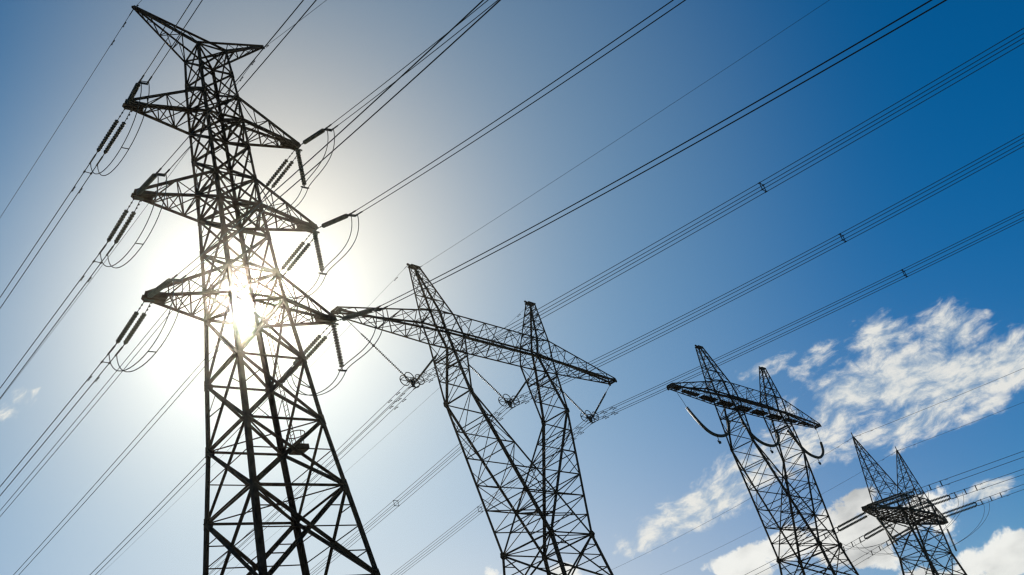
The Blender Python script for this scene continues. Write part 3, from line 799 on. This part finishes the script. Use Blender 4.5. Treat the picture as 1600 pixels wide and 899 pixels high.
for sx, nm in ((-1, 'left'), (1, 'right')):
    A = loc2w(T2P, T2Y, (sx * 7.32 - (.72 if sx < 0 else 0), 0, 42.62 if sx > 0 else 42.6))
    if sx < 0:
        bundle('earth_wire', 'thin faint wire rising right from the left mast of the middle tower', loc2w(T2P, T2Y, (-6.9, 0, 42.6)), T2AZC, -.066, .0003, 120, [V((0, 0, 0))], .013, 'earth wires of the middle tower', (), (), 40, .5)
    bundle('earth_wire', f'thin faint wire falling to the lower left from the {nm} mast of the middle tower', A, T2AZA, -.135, .0005, 240, [V((0, 0, 0))], .011, 'earth wires of the middle tower', (), (1.6,), 40, .5)

# --- slack strings of the third tower
for pts, nm in (([(-16.05, 35.7), (-15.5, 34.9), (-15.0, 34.05), (-13.6, 32.75), (-12.3, 32.0), (-10.9, 31.75), (-9.4, 31.9), (-8.2, 32.35), (-7.45, 33.2), (-7.1, 34.3)], 'left'),
                ([(-3.9, 34.5), (-3.5, 33.8), (-2.6, 32.75), (-1.2, 32.15), (.3, 31.95), (1.8, 32.05), (3.0, 32.45), (3.9, 33.2), (4.15, 34.3)], 'middle'),
                ([(7.2, 34.6), (7.9, 33.9), (9.0, 32.9), (10.4, 32.1), (12.0, 31.8), (13.4, 31.85), (14.6, 32.3), (15.4, 33.0), (15.75, 34.1), (16.1, 35.9)], 'right')):
    A = V((pts[5][0], 0, pts[5][1])); root = thing('slack_insulator', f'thick drooping U-shaped insulator string, {nm} of three under the wireless tower', 'insulator', loc2w(T3P, T3Y, A), T3Y, 'slack insulator strings under the third tower')
    P = [V((x, 0, z)) - A for x, z in pts]
    fine = []
    for i in range(len(P) - 1):
        p0 = P[max(i - 1, 0)]; p1 = P[i]; p2 = P[i + 1]; p3 = P[min(i + 2, len(P) - 1)]
        for j in range(4):
            t = j / 4; fine.append(.5 * ((2 * p1) + (p2 - p0) * t + (2 * p0 - 5 * p1 + 4 * p2 - p3) * t * t + (3 * p1 - p0 - 3 * p2 + p3) * t ** 3))
    fine.append(P[-1])
    i0 = 7 if nm == 'left' else 0; i1 = len(fine) - (4 if nm == 'right' else 0)
    m = MB(); m.discs(fine[i0:i1], .135, .165, 10); m.build('insulator_string', GLASS, root, True)
    if i0: m = MB(); m.tube(fine[:i0 + 1], .022, 6); m.build('link', FIT, root)
    if i1 < len(fine): m = MB(); m.tube(fine[i1 - 1:], .022, 6); m.build('link', FIT, root)
    m = MB()
    lo = min(fine, key=lambda p: p.z); m.tube([lo, lo + V((0, 0, -.6))], .04, 6); m.prism(lo + V((0, -.03, -.75)), lo + V((0, .03, -.75)), [(-.35, .15), (.35, .15), (.3, -.1), (-.1, -.22)], V((1, 0, 0)), V((0, 0, 1)))
    m.build('clamp', FIT, root)

# --- hardware of the far end tower
T4C, T4A = 125.0, -51.0
PH4 = [(-18.8, -16.3, -.07, -.06, 'left'), (-5.1, -1.8, -.075, -.09, 'middle'), (11.1, 10.0, -.05, -.13, 'right')]
for xc, xa, bc_, ba_, nm in PH4:
    ends = []
    for x, az, b, cc, sy, s1, word in ((xc, T4C, bc_, .0003, -1, 7.2, 'right'), (xa, T4A, ba_, .0006, 1, 6.4, 'left')):
        yy = .7 if abs(x) > 15.5 else (1.6 if abs(x) > 9.5 else 2.0)
        A = loc2w(T4P, T4Y, (x, sy * yy, 33.95))
        E, sd, dr = tension_set(A, az, s1, b * s1 + .0003 * s1 * s1, .62, f'thick twin strings pulling {word} from the far tower, its {nm} phase of three', 'tension insulators on the far tower', .215, .25, .7, .2, 'stacked')
        bundle('conductor_bundle', f'pair of wires going {word} from the far tower, its {nm} phase of three', E, az, b, cc, 130 if word == 'right' else 200, [-sd * .40, sd * .40], .036, 'paired conductors of the far tower', (.9, 2.6, 4.4), (5.4,), 50, .8, .1)
        ends.append((E, sd, az))
    (Ec, s1v, _), (Ea, s2v, _) = ends
    Jc = Ec + hz(T4C) * 1.6; Ja = Ea + hz(T4A) * 1.6
    root = thing('jumper_loop', f'pair of slack wires looping under the far tower, {nm} of three', 'jumper cable', Jc, 0, 'jumper loops on the far tower')
    pd = hz(T4C) * .5 
    for q in (-1, 1):
        m = MB(); m.tube([p - Jc for p in bez(Jc + pd * q, Jc + pd * q + V((0, 0, -6.5)), Ja - pd * q + V((0, 0, -6.5)), Ja - pd * q)], .028, 6); m.build('cable', WIRE, root, True)
for x0, z0, x1, z1, nm in ((-17.6, 33.4, -12.2, 28.6, 'slanting ribbed string under the left end of the far tower crossarm'), (19.4, 33.6, 18.6, 28.8, 'ribbed string hanging under the right tip of the far tower crossarm')):
    root = thing('hanging_insulator', nm, 'insulator', loc2w(T4P, T4Y, (x0, 0, 34)), T4Y, 'hanging insulators of the far tower')
    a = V((0, 0, 0)); b = V((x1 - x0, 0, z1 - 34)); m = MB(); m.discs([a.lerp(b, .22), b], .2, .2, 10); m.build('insulator_string', GLASS, root, True)
    m = MB(); m.tube([a, a.lerp(b, .22)], .03, 6); m.build('link', FIT, root); m = MB(); m.bar(b - V((.3, 0, .1)), b + V((.3, 0, -.1)), .12, .25); m.build('clamp', FIT, root)
for sx, nm in ((-1, 'left'), (1, 'right')):
    A = loc2w(T4P, T4Y, (sx * 10.6, 0, 47.55))
    bundle('earth_wire', f'thin wire leaving the {nm} mast of the far tower towards the right edge', A, T4C, -.075, .0005, 130, [V((0, 0, 0))], .026, 'earth wires of the far tower', (), (1.2, 3.4), 40, .8)
    bundle('earth_wire', f'thin wire leaving the {nm} mast of the far tower towards the lower left', A, T4A, -.085, .0009, 200, [V((0, 0, 0))], .022, 'earth wires of the far tower', (), (1.2, 3.2), 40, .8)

# ------------------------------------------------------------------ added thin haze volume standing in for lens glare: it scatters the sun forward over the steel near it
m = MB(); b0 = V((-3050, -3050, GZ - 1)); b1 = V((3050, 3050, 62))
m.add([(x, y, z) for z in (b0.z, b1.z) for x, y in ((b0.x, b0.y), (b1.x, b0.y), (b1.x, b1.y), (b0.x, b1.y))],
      [(3, 2, 1, 0), (4, 5, 6, 7), (0, 1, 5, 4), (1, 2, 6, 5), (2, 3, 7, 6), (3, 0, 4, 7)])
hm = bpy.data.materials.new('glare_haze'); hm.use_nodes = True
ht = hm.node_tree; ht.nodes.clear()
pv = ht.nodes.new('ShaderNodeVolumePrincipled'); ho_ = ht.nodes.new('ShaderNodeOutputMaterial')
pv.inputs['Color'].default_value = (1.0, 0.93, 0.74, 1); pv.inputs['Density'].default_value = 1.8e-4; pv.inputs['Anisotropy'].default_value = 0.9885
ht.links.new(pv.outputs[0], ho_.inputs['Volume'])
hz_ = m.build('glare_haze', hm); hz_['kind'] = 'stuff'; hz_['label'] = 'added haze in the air around the towers'; hz_['category'] = 'glare_haze'
hz_.display_type = 'WIRE'
